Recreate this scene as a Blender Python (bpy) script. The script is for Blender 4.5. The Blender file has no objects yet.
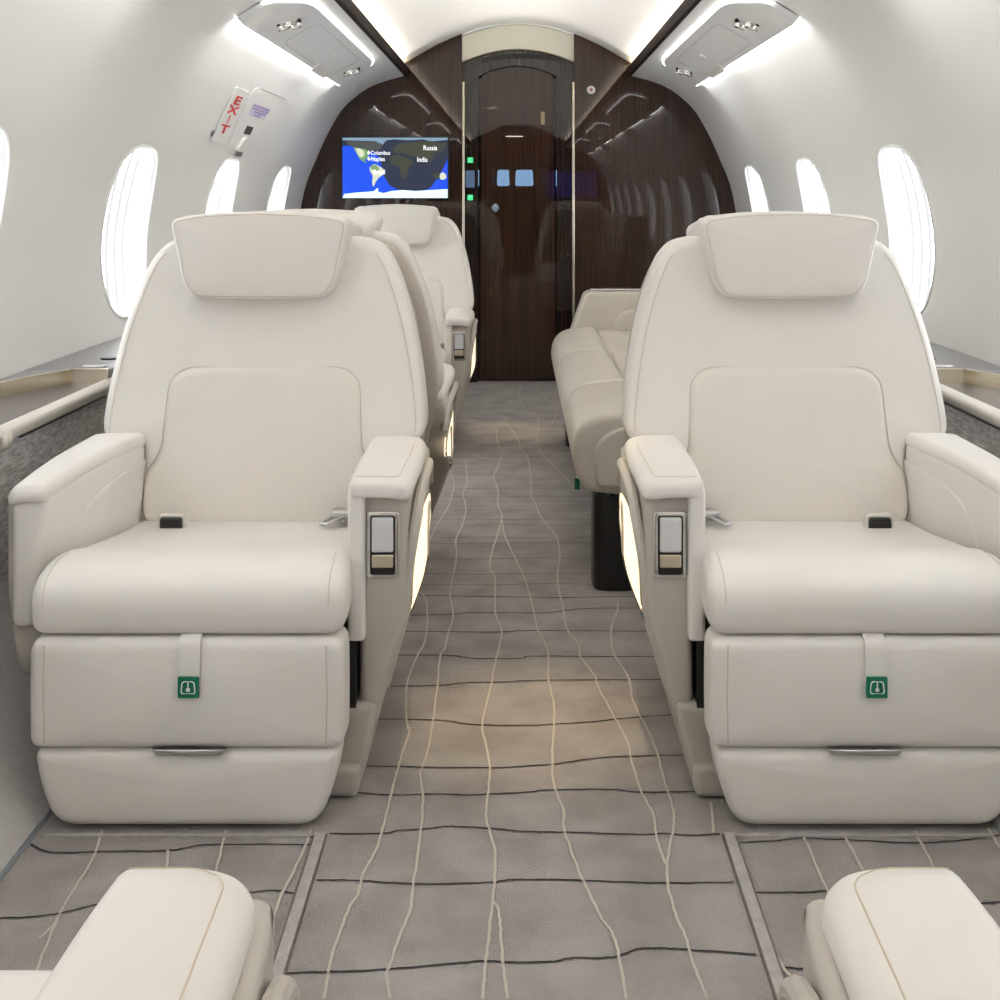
import bpy, bmesh, math, random
from mathutils import Vector
R = math.radians
sc = bpy.context.scene
COL = sc.collection
rnd = random.Random(7)

# ------------------------------------------------------------------ camera, world, exposure
H = 0.94                      # eye height
cd = bpy.data.cameras.new('camera'); cam = bpy.data.objects.new('camera', cd); COL.objects.link(cam)
cam.location = (0, 0, H); cam.rotation_euler = (R(90), 0, 0)
cd.sensor_width = 36; cd.lens = 45.0; cd.shift_x = -0.018; cd.shift_y = -0.302
cd.clip_start = 0.02; cd.clip_end = 100
sc.camera = cam
w = bpy.data.worlds.new('world'); sc.world = w; w.use_nodes = True
w.node_tree.nodes['Background'].inputs[0].default_value = (0.75, 0.85, 1, 1)
w.node_tree.nodes['Background'].inputs[1].default_value = 1.0
sc.view_settings.view_transform = 'Standard'; sc.view_settings.look = 'None'
sc.view_settings.exposure = 0.61; sc.view_settings.gamma = 1.0
sc.view_settings.use_curve_mapping = False
try:
    sc.cycles.max_bounces = 12; sc.cycles.diffuse_bounces = 7; sc.cycles.glossy_bounces = 4
    sc.cycles.sample_clamp_indirect = 6; sc.cycles.use_denoising = True
    sc.cycles.caustics_reflective = False; sc.cycles.caustics_refractive = False
except Exception:
    pass
WIN_E, COVE_E, PSU_E = 4.4, 9.0, 13.0
def area_light(name, loc, rot, sx, sy, power, col):
    l = bpy.data.lights.new(name, 'AREA'); l.shape = 'RECTANGLE'; l.size = sx; l.size_y = sy
    l.energy = power; l.color = col; l.spread = R(125)
    o = bpy.data.objects.new(name, l); COL.objects.link(o); o.location = loc; o.rotation_euler = rot
    return o
def spot(name, loc, power, col, ang, blend=0.8):
    l = bpy.data.lights.new(name, 'SPOT'); l.energy = power; l.color = col; l.spot_size = R(ang)
    l.spot_blend = blend; l.shadow_soft_size = 0.03
    o = bpy.data.objects.new(name, l); COL.objects.link(o); o.location = loc
    return o
for sd in (-1, 1):   # lensed cove lamps grazing the ceiling
    cl = area_light('cove_light', (sd * .589, 2.0, 1.6035), (0, math.atan2(sd * .59, -.235) , 0), .012, 8.3, 10.5, (1, .95, .88)); cl.data.spread = R(75)
spot('aisle_downlight', (0.03, 2.25, 1.80), 42, (1, .76, .45), 21, 1.0)
spot('aisle_downlight', (-0.03, 5.05, 1.80), 26, (1, .76, .45), 19, 1.0)

# ------------------------------------------------------------------ materials
def mat(name, col, rough=0.5, metal=0.0, coat=0.0, coat_ior=1.5, emit=None, es=0.0, spec=0.5):
    m = bpy.data.materials.new(name); m.use_nodes = True
    b = m.node_tree.nodes['Principled BSDF']
    b.inputs['Base Color'].default_value = (*col, 1); b.inputs['Roughness'].default_value = rough
    b.inputs['Metallic'].default_value = metal; b.inputs['Coat Weight'].default_value = coat
    b.inputs['Coat IOR'].default_value = coat_ior; b.inputs['Coat Roughness'].default_value = 0.02
    b.inputs['Specular IOR Level'].default_value = spec
    if emit:
        b.inputs['Emission Color'].default_value = (*emit, 1); b.inputs['Emission Strength'].default_value = es
    return m
def NT(m): return m.node_tree.nodes, m.node_tree.links
def noise_col(m, c1, c2, scale=(1, 1, 1), ns=5.0, detail=4, lo=.35, hi=.65, bump=0.0, bscale=None, bdist=.002):
    n, l = NT(m); b = n['Principled BSDF']
    tc = n.new('ShaderNodeTexCoord'); mp = n.new('ShaderNodeMapping'); mp.inputs['Scale'].default_value = scale
    l.new(tc.outputs['Object'], mp.inputs['Vector'])
    no = n.new('ShaderNodeTexNoise'); no.inputs['Scale'].default_value = ns; no.inputs['Detail'].default_value = detail
    l.new(mp.outputs['Vector'], no.inputs['Vector'])
    cr = n.new('ShaderNodeValToRGB'); cr.color_ramp.elements[0].position = lo; cr.color_ramp.elements[1].position = hi
    cr.color_ramp.elements[0].color = (*c1, 1); cr.color_ramp.elements[1].color = (*c2, 1)
    l.new(no.outputs['Fac'], cr.inputs['Fac']); l.new(cr.outputs['Color'], b.inputs['Base Color'])
    if bump:
        n2 = n.new('ShaderNodeTexNoise'); n2.inputs['Scale'].default_value = bscale or ns * 4; n2.inputs['Detail'].default_value = 3
        l.new(mp.outputs['Vector'], n2.inputs['Vector'])
        bp = n.new('ShaderNodeBump'); bp.inputs['Strength'].default_value = bump; bp.inputs['Distance'].default_value = bdist
        l.new(n2.outputs['Fac'], bp.inputs['Height']); l.new(bp.outputs['Normal'], b.inputs['Normal'])
    return m
M = {}
M['wall'] = mat('white_wall', (.82, .825, .82), .55)
M['ceil'] = mat('white_ceiling', (.88, .875, .86), .6)
M['psu'] = mat('overhead_panel_white', (.86, .87, .88), .4)
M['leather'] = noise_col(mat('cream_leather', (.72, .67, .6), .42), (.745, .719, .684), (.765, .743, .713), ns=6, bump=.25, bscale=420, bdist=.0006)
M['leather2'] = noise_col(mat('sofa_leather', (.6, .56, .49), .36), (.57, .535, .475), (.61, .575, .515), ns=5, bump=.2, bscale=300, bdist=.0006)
M['seam'] = mat('seam_thread', (.56, .51, .45), .7)
M['thread'] = mat('tan_thread', (.62, .53, .42), .7)
M['taupe'] = mat('taupe_shell', (.47, .44, .395), .4)
M['taupe2'] = mat('taupe_back_shell', (.40, .36, .31), .45)
M['black'] = mat('black_base', (.012, .011, .011), .35)
M['chrome'] = mat('polished_chrome', (.82, .81, .80), .12, 1.0)
M['steel'] = mat('brushed_steel', (.62, .61, .62), .3, 1.0)
M['lid'] = mat('silver_lid', (.74, .76, .78), .25, .35)
M['gold'] = mat('champagne_metal', (.80, .72, .58), .26, .9)
M['rail'] = mat('pearl_rail', (.66, .63, .58), .38, .35)
M['lit'] = mat('lit_pocket', (.9, .8, .6), .6, emit=(1, .84, .58), es=.75)
M['green'] = mat('green_tag', (.0, .16, .08), .6)
M['white'] = mat('white_print', (.9, .93, .9), .6)
M['whitep'] = mat('white_plastic', (.84, .83, .80), .4)
M['red'] = mat('red_letters', (.72, .03, .02), .5)
M['purple'] = mat('purple_print', (.42, .30, .62), .6)
M['lilac'] = mat('lilac_placard', (.70, .68, .82), .6)
M['ledge'] = mat('grey_ledge', (.27, .27, .275), .45)
M['tray'] = mat('dark_grey_tray', (.12, .105, .095), .38)
M['woven'] = noise_col(mat('woven_grey', (.2, .2, .2), .9), (.34, .34, .342), (.72, .715, .71), scale=(1, .5, 2.6), ns=70, lo=.3, hi=.7, bump=.4, bscale=120)
M['carpet'] = noise_col(mat('grey_carpet', (.3, .28, .27), .95, spec=.1), (.335, .308, .292), (.45, .424, .406), ns=9, detail=12, lo=.32, hi=.68, bump=.8, bscale=380, bdist=.006)
M['dado'] = noise_col(mat('grey_dado_carpet', (.3, .3, .3), .95, spec=.1), (.44, .425, .415), (.50, .485, .475), ns=60, detail=6, lo=.3, hi=.7, bump=.3, bscale=500)
M['line_d'] = mat('dark_tuft', (.055, .052, .055), .95, spec=.1)
M['line_l'] = mat('light_tuft', (.54, .495, .44), .95, spec=.1)
M['border'] = noise_col(mat('carpet_border', (.4, .38, .36), .95, spec=.1), (.37, .35, .335), (.44, .42, .405), ns=60, bump=.6, bscale=400)
M['edge_shade'] = mat('carpet_edge_shade', (.17, .155, .147), .95, spec=.1)  # mid grey that paints soft shade beside the carpet borders
M['strip'] = mat('floor_trim_metal', (.30, .33, .37), .4, .5)
M['sofa_base_dark'] = mat('near_black_base', (.02, .018, .017), .6)
def wood(name, c1, c2, coat=1.0, ior=1.6):
    m = mat(name, c1, .5, coat=coat, coat_ior=ior, spec=.08)
    noise_col(m, c1, c2, scale=(60, 60, 1.2), ns=2.2, detail=5, lo=.3, hi=.72)
    m.node_tree.nodes['Principled BSDF'].inputs['Coat Roughness'].default_value = 0.0
    return m
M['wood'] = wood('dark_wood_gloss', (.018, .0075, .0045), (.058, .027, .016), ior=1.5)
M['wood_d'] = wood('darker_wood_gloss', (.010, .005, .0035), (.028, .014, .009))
M['valance'] = mat('dark_valance', (.016, .009, .007), .6, spec=.1)
# perforated leather
m = mat('perforated_leather', (.7, .655, .6), .5); M['perf'] = m
n, l = NT(m); b = n['Principled BSDF']
tc = n.new('ShaderNodeTexCoord'); vo = n.new('ShaderNodeTexVoronoi'); vo.inputs['Scale'].default_value = 260; vo.inputs['Randomness'].default_value = 0
mp = n.new('ShaderNodeMapping'); mp.inputs['Scale'].default_value = (1, .0, 1); l.new(tc.outputs['Object'], mp.inputs['Vector']); l.new(mp.outputs['Vector'], vo.inputs['Vector'])
cr = n.new('ShaderNodeValToRGB'); cr.color_ramp.elements[0].position = .22; cr.color_ramp.elements[1].position = .3
cr.color_ramp.elements[0].color = (.64, .60, .545, 1); cr.color_ramp.elements[1].color = (.745, .71, .66, 1)
l.new(vo.outputs['Distance'], cr.inputs['Fac']); l.new(cr.outputs['Color'], b.inputs['Base Color'])
# window shade: daylight through a pleated blind
m = mat('daylit_shade', (.22, .22, .23), .8, spec=.1); M['shade'] = m
n, l = NT(m); b = n['Principled BSDF']
tc = n.new('ShaderNodeTexCoord'); wv = n.new('ShaderNodeTexWave'); wv.bands_direction = 'Y'; wv.inputs['Scale'].default_value = 4.2; wv.inputs['Distortion'].default_value = 1.6; wv.inputs['Detail Scale'].default_value = .6
l.new(tc.outputs['Object'], wv.inputs['Vector'])
mr = n.new('ShaderNodeMapRange'); mr.inputs['From Min'].default_value = .22; mr.inputs['From Max'].default_value = .6
mr.inputs['To Min'].default_value = .46; mr.inputs['To Max'].default_value = WIN_E
l.new(wv.outputs['Fac'], mr.inputs['Value']); l.new(mr.outputs['Result'], b.inputs['Emission Strength'])
b.inputs['Emission Color'].default_value = (.93, .965, 1, 1)
M['cove'] = mat('cove_lamp', (1, .9, .75), .5, emit=(1, .80, .56), es=COVE_E)
M['psu_lamp'] = mat('overhead_strip_lamp', (1, 1, 1), .5, emit=(1, .98, .94), es=PSU_E)
M['psu_lamp2'] = mat('overhead_groove_lamp', (1, 1, 1), .5, emit=(1, .97, .92), es=3.2)
M['lamp'] = mat('ceiling_lamp_lens', (1, 1, 1), .5, emit=(1, .93, .78), es=14)
M['sky'] = mat('cockpit_daylight', (.5, .7, .9), .5, emit=(.35, .62, 1), es=9)

# ------------------------------------------------------------------ helpers
def tag(o, label=None, cat=None, group=None, kind=None):
    if label: o['label'] = label
    if cat: o['category'] = cat
    if group: o['group'] = group
    if kind: o['kind'] = kind
    return o
def empty(name, loc=(0, 0, 0), rz=0, parent=None):
    o = bpy.data.objects.new(name, None); o.location = loc; o.rotation_euler = (0, 0, rz); COL.objects.link(o)
    o.empty_display_size = .1
    if parent: o.parent = parent
    return o
class MB:
    """collects vertices and faces, becomes one mesh object"""
    def __init__(s, f=None): s.v = []; s.f = []; s.m = []; s.map = f; s.mi = 0
    def add(s, vs, fs):
        k = len(s.v)
        for p in vs: s.v.append(s.map(p) if s.map else tuple(p))
        for q in fs: s.f.append(tuple(i + k for i in q)); s.m.append(s.mi)
        return s
    def box(s, x0, x1, y0, y1, z0, z1):
        return s.add([(x0, y0, z0), (x1, y0, z0), (x1, y1, z0), (x0, y1, z0), (x0, y0, z1), (x1, y0, z1), (x1, y1, z1), (x0, y1, z1)],
                     [(0, 3, 2, 1), (4, 5, 6, 7), (0, 1, 5, 4), (1, 2, 6, 5), (2, 3, 7, 6), (3, 0, 4, 7)])
    def prism(s, pts, h0, h1, axis='y', r=.01, seg=4, dome=(0, 0), squash=1.0):
        """closed 2D outline (p,q) swept from h0 to h1 with rounded edges and optional domed caps"""
        dense = []
        for i in range(len(pts)):
            a, b_ = Vector(pts[i]), Vector(pts[(i + 1) % len(pts)]); k = max(1, int(math.ceil((b_ - a).length / .028))) if (b_ - a).length < 1 else 1
            dense += [tuple(a + (b_ - a) * (j / k)) for j in range(k)]
        pts = dense
        n = len(pts); area = sum(pts[i][0] * pts[(i + 1) % n][1] - pts[(i + 1) % n][0] * pts[i][1] for i in range(n))
        if area < 0: pts = pts[::-1]
        nor = []
        for i in range(n):
            a, b_ = Vector(pts[i - 1]), Vector(pts[(i + 1) % n]); d = (b_ - a)
            d = d.normalized() if d.length > 1e-9 else Vector((1, 0)); nor.append((-d.y, d.x))
        cx = sum(p[0] for p in pts) / n; cy = sum(p[1] for p in pts) / n
        def inset(k): return [(p[0] + q[0] * k, p[1] + q[1] * k) for p, q in zip(pts, nor)]
        rings = []
        inn = inset(r * squash) if r else pts
        def capr(h, dm, sgn):
            out = []
            for t in (0.02, .3, .55, .75, .9):
                out.append(([(cx + (p[0] - cx) * t, cy + (p[1] - cy) * t) for p in inn], h + sgn * dm * (1 - t * t)))
            return out
        rings += capr(h0, dome[0], -1)
        for k in range(seg + 1):
            a = math.pi / 2 * k / seg
            rings.append((inset(r * squash * (1 - math.sin(a))) if r else pts, h0 + r * (1 - math.cos(a))))
            if not r: break
        for k in range(seg + 1):
            a = math.pi / 2 * (1 - k / seg)
            rings.append((inset(r * squash * (1 - math.sin(a))) if r else pts, h1 - r * (1 - math.cos(a))))
            if not r: break
        rings += capr(h1, dome[1], 1)[::-1]
        vs = []
        for ring, h in rings:
            for p, q in ring:
                vs.append({'y': (p, h, q), 'x': (h, p, q), 'z': (p, q, h)}[axis])
        fs = []
        for k in range(len(rings) - 1):
            for i in range(n):
                j = (i + 1) % n
                fs.append((k * n + i, k * n + j, (k + 1) * n + j, (k + 1) * n + i))
        fs.append(tuple(range(n))[::-1]); fs.append(tuple((len(rings) - 1) * n + i for i in range(n)))
        return s.add(vs, fs)
    def tube(s, path, r, n=8, closed=False):
        P = [Vector(p) for p in path]; m_ = len(P); vs = []; up = None
        for i in range(m_):
            if closed: d = P[(i + 1) % m_] - P[i - 1]
            else: d = P[min(i + 1, m_ - 1)] - P[max(i - 1, 0)]
            d.normalize()
            if up is None: up = Vector((0, 0, 1)) if abs(d.z) < .8 else Vector((1, 0, 0))
            a = d.cross(up)
            if a.length < 1e-6: a = d.cross(Vector((0.3, 1, 0.2)))
            a.normalize(); b_ = d.cross(a).normalized(); up = -b_ if False else up
            for k in range(n):
                t = 2 * math.pi * k / n; vs.append(P[i] + (a * math.cos(t) + b_ * math.sin(t)) * r)
        fs = []
        for i in range(m_ if closed else m_ - 1):
            for k in range(n):
                j = (i + 1) % m_; fs.append((i * n + k, i * n + (k + 1) % n, j * n + (k + 1) % n, j * n + k))
        if not closed: fs.append(tuple(range(n))[::-1]); fs.append(tuple((m_ - 1) * n + k for k in range(n)))
        return s.add(vs, fs)
    def cyl(s, c, r, h, axis='z', n=24, r2=None, bev=0.0):
        r2 = r if r2 is None else r2
        prof = [(0.001, 0), (r - bev, 0), (r, bev), (r2, h - bev), (r2 - bev, h), (0.001, h)] if bev else [(0.001, 0), (r, 0), (r2, h), (0.001, h)]
        vs = []
        for (q, hh) in prof:
            for k in range(n):
                t = 2 * math.pi * k / n; a, b_ = q * math.cos(t), q * math.sin(t)
                vs.append({'z': (c[0] + a, c[1] + b_, c[2] + hh), 'y': (c[0] + a, c[1] + hh, c[2] + b_), 'x': (c[0] + hh, c[1] + a, c[2] + b_)}[axis])
        fs = [(i * n + k, i * n + (k + 1) % n, (i + 1) * n + (k + 1) % n, (i + 1) * n + k) for i in range(len(prof) - 1) for k in range(n)]
        return s.add(vs, fs)
    def build(s, name, mats, parent=None, smooth=35):
        me = bpy.data.meshes.new(name); me.from_pydata([tuple(v) for v in s.v], [], s.f)
        if not isinstance(mats, (list, tuple)): mats = [mats]
        for m_ in mats: me.materials.append(m_)
        for p, k in zip(me.polygons, s.m): p.material_index = k
        bm = bmesh.new(); bm.from_mesh(me); bmesh.ops.recalc_face_normals(bm, faces=bm.faces)
        for f_ in bm.faces: f_.smooth = bool(smooth)
        if smooth:
            for e in bm.edges:
                e.smooth = not (len(e.link_faces) == 2 and e.calc_face_angle(0) > R(smooth))
        bm.to_mesh(me); bm.free()
        o = bpy.data.objects.new(name, me); COL.objects.link(o)
        if parent: o.parent = parent
        return o
def rpoly(pts, rad, seg=6):
    """polygon with rounded corners; rad a number or one per corner"""
    n = len(pts); out = []
    if not isinstance(rad, (list, tuple)): rad = [rad] * n
    for i in range(n):
        p = Vector(pts[i]); a = Vector(pts[i - 1]) - p; b_ = Vector(pts[(i + 1) % n]) - p
        k = min(rad[i], a.length * .48, b_.length * .48)
        p0 = p + a.normalized() * k; p1 = p + b_.normalized() * k
        for t in range(seg + 1):
            u = t / seg; out.append(tuple(p0 * (1 - u) ** 2 + p * 2 * u * (1 - u) + p1 * u * u))
    return out
def rrect(x0, x1, z0, z1, r, seg=6): return rpoly([(x0, z0), (x1, z0), (x1, z1), (x0, z1)], r, seg)
def catmull(pts, k=6, closed=False):
    n = len(pts); out = []
    for i in range(n if closed else n - 1):
        g = lambda j: Vector(pts[j % n] if closed else pts[max(0, min(n - 1, j))])
        p0, p1, p2, p3 = g(i - 1), g(i), g(i + 1), g(i + 2)
        for t in range(k):
            u = t / k
            out.append(tuple(.5 * ((2 * p1) + (-p0 + p2) * u + (2 * p0 - 5 * p1 + 4 * p2 - p3) * u * u + (-p0 + 3 * p1 - 3 * p2 + p3) * u ** 3)))
    if not closed: out.append(tuple(pts[-1]))
    return out
def sym(half):  # half outline bottom to top with u>0 -> closed outline
    return [(u, z) for u, z in half] + [(-u, z) for u, z in half[::-1]]
def lerp(a, b_, t): return a + (b_ - a) * max(0, min(1, t))
def text_geo(s_, size, off=0.0):
    cu = bpy.data.curves.new('lettering', 'FONT'); cu.body = s_; cu.size = size; cu.align_x = 'CENTER'; cu.align_y = 'CENTER'
    cu.resolution_u = 3; cu.offset = off
    ob = bpy.data.objects.new('lettering', cu); COL.objects.link(ob)
    dg = bpy.context.evaluated_depsgraph_get(); me = ob.evaluated_get(dg).to_mesh()
    vs = [tuple(v.co) for v in me.vertices]; fs = [tuple(p.vertices) for p in me.polygons]
    ob.evaluated_get(dg).to_mesh_clear(); bpy.data.objects.remove(ob); bpy.data.curves.remove(cu)
    return vs, fs
def copy_tree(o, parent=None):
    c = o.copy(); COL.objects.link(c)
    if parent: c.parent = parent
    for ch in list(o.children): copy_tree(ch, c)
    return c

# ------------------------------------------------------------------ structure: walls
YB, YF = -2.3825, 6.35          # behind the camera, bulkhead ahead
SEC = catmull([(1.088, .545), (1.104, .66), (1.112, .77), (1.106, .87), (1.076, 1.01), (1.028, 1.13), (.972, 1.255), (.902, 1.377), (.835, 1.445), (.762, 1.498), (.68, 1.532), (.57, 1.562)], 8)
ARC = [0.0]
for a, b_ in zip(SEC, SEC[1:]): ARC.append(ARC[-1] + (Vector(b_) - Vector(a)).length)
TMAX = ARC[-1]
def sec(t):
    t = max(0, min(TMAX, t))
    for i in range(len(ARC) - 1):
        if t <= ARC[i + 1]:
            u = (t - ARC[i]) / (ARC[i + 1] - ARC[i]); a, b_ = SEC[i], SEC[i + 1]
            return a[0] + (b_[0] - a[0]) * u, a[1] + (b_[1] - a[1]) * u
    return SEC[-1]
def t_of_z(z):
    lo, hi = 0, TMAX
    for _ in range(40):
        mid = (lo + hi) / 2
        if sec(mid)[1] < z: lo = mid
        else: hi = mid
    return lo
def secn(t):  # inward normal (towards smaller |x|)
    a, b_ = sec(t - .01), sec(t + .01); d = Vector((b_[0] - a[0], b_[1] - a[1])).normalized()
    return -d.y, d.x
def wp(side, y, t, off=0.0):   # a point on the side wall, lifted off it by 'off' into the cabin
    x, z = sec(t); nx, nz = secn(t)
    if nx > 0: nx, nz = -nx, -nz
    return (side * (x + nx * off), y, z + nz * off)
PITCH = 1.075
WY = [3.53 + PITCH * k for k in range(-5, 3)]
TW0, TW1 = t_of_z(.628), t_of_z(1.066); TWC, TWH = (TW0 + TW1) / 2, (TW1 - TW0) / 2
TR = t_of_z(1.16); WHW = .186
def win_ring(k, N, f=1.0):
    a = 2 * math.pi * k / N; c, s_ = math.cos(a), math.sin(a); e = 2 / 2.9
    # gentle egg lean so the panes follow the hull
    return (math.copysign(abs(c) ** e, c) * WHW * f, math.copysign(abs(s_) ** e, s_) * TWH * f)
def make_wall(side, name):
    mb = MB(); N = 96
    for wy in WY:
        rings = []
        for fr in (0, .3, .6, .85, 1.0):
            ring = []
            for k in range(N):
                a = 2 * math.pi * k / N; c, s_ = math.cos(a), math.sin(a); q = max(abs(c), abs(s_))
                ry = c / q * PITCH / 2; rt = s_ / q; rt = TWC + (rt * (TR - TWC) if rt > 0 else rt * TWC)
                ey, et = win_ring(k, N, 1.1); et += TWC
                ring.append((wy + ry + (ey - ry) * fr, rt + (et - rt) * fr, 0))
            rings.append(ring)
        for f_, off in ((1.08, -.003), (1.05, -.010), (1.02, -.02), (1.0, -.05)):
            rings.append([(wy + win_ring(k, N, f_)[0], TWC + win_ring(k, N, f_)[1], off) for k in range(N)])
        vs = [wp(side, y, t, o_) for ring in rings for (y, t, o_) in ring]
        fs = [(i * N + k, i * N + (k + 1) % N, (i + 1) * N + (k + 1) % N, (i + 1) * N + k) for i in range(len(rings) - 1) for k in range(N)]
        mb.add(vs, fs)
    ys = [YB, YF]; ts = [TR + (TMAX - TR) * i / 28 for i in range(29)]
    y0s, y1s = WY[0] - PITCH / 2, WY[-1] + PITCH / 2
    mb.add([wp(side, y, t) for t in ts for y in (y0s, y1s + .0)], [(2 * i, 2 * i + 1, 2 * i + 3, 2 * i + 2) for i in range(28)])
    ts2 = [TMAX * i / 60 for i in range(61)]
    mb.add([wp(side, y, t) for t in ts2 for y in (y1s, YF + .01)], [(2 * i, 2 * i + 1, 2 * i + 3, 2 * i + 2) for i in range(60)])
    o = mb.build(name, M['wall']); tag(o, kind='structure')
    bm = bmesh.new(); bm.from_mesh(o.data); bmesh.ops.remove_doubles(bm, verts=bm.verts, dist=.0008); bm.to_mesh(o.data); bm.free()
    return o
make_wall(-1, 'wall_left'); make_wall(1, 'wall_right')
wi = 0
for side in (-1, 1):
    for wy in WY:
        wi += 1
        f = MB(); N = 64
        # rim moulding round the opening
        ring = [wp(side, wy + win_ring(k, N, 1.10)[0], TWC + win_ring(k, N, 1.10)[1], .0) for k in range(N)]
        f.tube(ring, .0045, 6, closed=True)
        wo = f.build('window_%d' % wi, M['wall']); tag(wo, kind='structure')
        p = MB(); rs = []
        for fr in (.02, .35, .7, 1.0):
            rs += [wp(side, wy + win_ring(k, N, fr * 1.01)[0], TWC + win_ring(k, N, fr * 1.01)[1], -.048) for k in range(N)]
        p.add(rs, [(i * N + k, i * N + (k + 1) % N, (i + 1) * N + (k + 1) % N, (i + 1) * N + k) for i in range(3) for k in range(N)] + [tuple(range(N))])
        p.build('window_shade', M['shade'], wo)

# ceiling with its lit coves
CE = catmull([(.612, 1.588), (.598, 1.612), (.56, 1.634), (.42, 1.714), (.274, 1.779), (.14, 1.815), (0, 1.828)], 6)
full = [(-x, z) for x, z in CE] + [(x, z) for x, z in CE[::-1][1:]]
mb = MB(); mb.add([(x, y, z) for x, z in full for y in (YB, YF)], [(2 * i, 2 * i + 1, 2 * i + 3, 2 * i + 2) for i in range(len(full) - 1)])
tag(mb.build('ceiling', M['ceil']), kind='structure')
for side, nm in ((-1, 'left'), (1, 'right')):
    mb = MB(); mb.add([(side * x, y, z) for x, z in ((.566, 1.560), (.612, 1.578), (.614, 1.592)) for y in (YB, YF)], [(0, 1, 3, 2), (2, 3, 5, 4)])
    c = mb.build('ceiling_cove_' + nm, M['ceil']); tag(c, kind='structure')
    mb = MB(); mb.box(side * .578, side * .594, YB + .05, YF - .02, 1.579, 1.585); mb.build('cove_lamp', M['cove'], c)
    mb = MB(); mb.prism(rpoly([(side * .556, 1.556), (side * .574, 1.556), (side * .572, 1.604), (side * .556, 1.604)], .003), YB, YF - .001, 'y', r=0)
    tag(mb.build('trim_1' if side < 0 else 'trim_2', M['valance']), kind='structure')

# floor: three carpet fields, tufted lines traced as thin ribbons
def fp(px, py):  # where a floor point of the photo lies
    d = 1250 * H / (py - 198); return ((px - 518) * d / 1250, d)
mb = MB(); mb.mi = 0
mb.add([(-.72, -5.2, 0), (.72, -5.2, 0), (.72, YF + .12, 0), (-.72, YF + .12, 0)], [(0, 1, 2, 3)])
def ribbon(pts, wd, z, mi, wob=.0022):
    mb.mi = mi; c = catmull(pts, 6); vs = []
    for i, p in enumerate(c):
        a = Vector(c[max(0, i - 1)]); b2 = Vector(c[min(len(c) - 1, i + 1)]); d = (b2 - a).normalized()
        k = rnd.uniform(-wob, wob) * .4; ww = wd * rnd.uniform(.85, 1.15) / 2
        vs += [(p[0] - d.y * (ww + k), p[1] + d.x * (ww + k), z), (p[0] + d.y * (ww - k), p[1] - d.x * (ww - k), z)]
    mb.add(vs, [(2 * i, 2 * i + 1, 2 * i + 3, 2 * i + 2) for i in range(len(c) - 1)])
DARK = [[(339,792),(392,795.5),(440,794.5),(467,795.5),(525,793),(548,790.6),(610,790),(638,792.6),(698,792)],
 [(330,834),(382,834),(400,831),(422,830),(440,827.5),(455,827),(492,829),(525,832),(576,833),(640,835),(666,834),(688,836),(720,834.6)],
 [(317,880.5),(355,881),(387,883),(440,884.5),(492,883),(510,880.5),(548,880),(604,882),(660,883.6),(734,882.8)],
 [(286,974),(330,972.5),(390,970),(455,963.7),(487,962),(520,963),(554,962.5),(570,959),(604,958.6),(621,956),(640,949.4),(671,949.4),(694,951),(756,955)],
 [(400,595),(461,596.5),(494,597),(530,597.6),(564,598),(650,596.5)],
 [(400,616),(450,614.8),(476,613),(530,613.4),(553,612.6),(586,609),(650,608.6)],
 [(390,631.7),(498,632.4),(530,631),(660,632)],
 [(385,655.5),(450,656),(472,658.8),(520,658.8),(533,656.6),(612,657),(670,657)],
 [(375,686.7),(437,686),(463,683.4),(498,682.7),(540,680.8),(670,680)],
 [(360,719.7),(437,720.4),(472,725),(530,726),(555,724.5),(595,722),(612,720),(641,717.5),(680,714.7)],
 [(350,766),(428,767.7),(503,768),(530,766),(553,764.8),(592.6,759),(625.6,757),(692,755.6)],
 [(31,845),(51,853),(102,852),(170,851),(207,845.6),(316,845)],
 [(0,919),(41,916.7),(68,912),(99,905),(136,901.7),(200,897),(253,893),(272,891),(301,895)],
 [(728.5,843.6),(775,841.5),(802,839),(850,840.6),(916,843.6),(970,840),(1000,835.5)],
 [(749.5,893),(800,893),(841,892),(900,900),(967,904.5),(1000,902.4)],
 [(772,967.5),(805,969.6),(880,973)]]
for yy in (411,419,427,435,441,446,450,457,463,469,479.6,489,497,502,511,520,525,538,544,559,574,585):
    x0, x1 = (430, 600) if yy > 480 else (450, 575)
    if yy > 535: x0, x1 = 410, 600
    k = rnd.uniform(-1, 1); DARK.append([(x0 + (x1 - x0) * j / 5, yy + k * (j - 2.5) * .25 + rnd.uniform(-.6, .6)) for j in range(6)])
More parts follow.
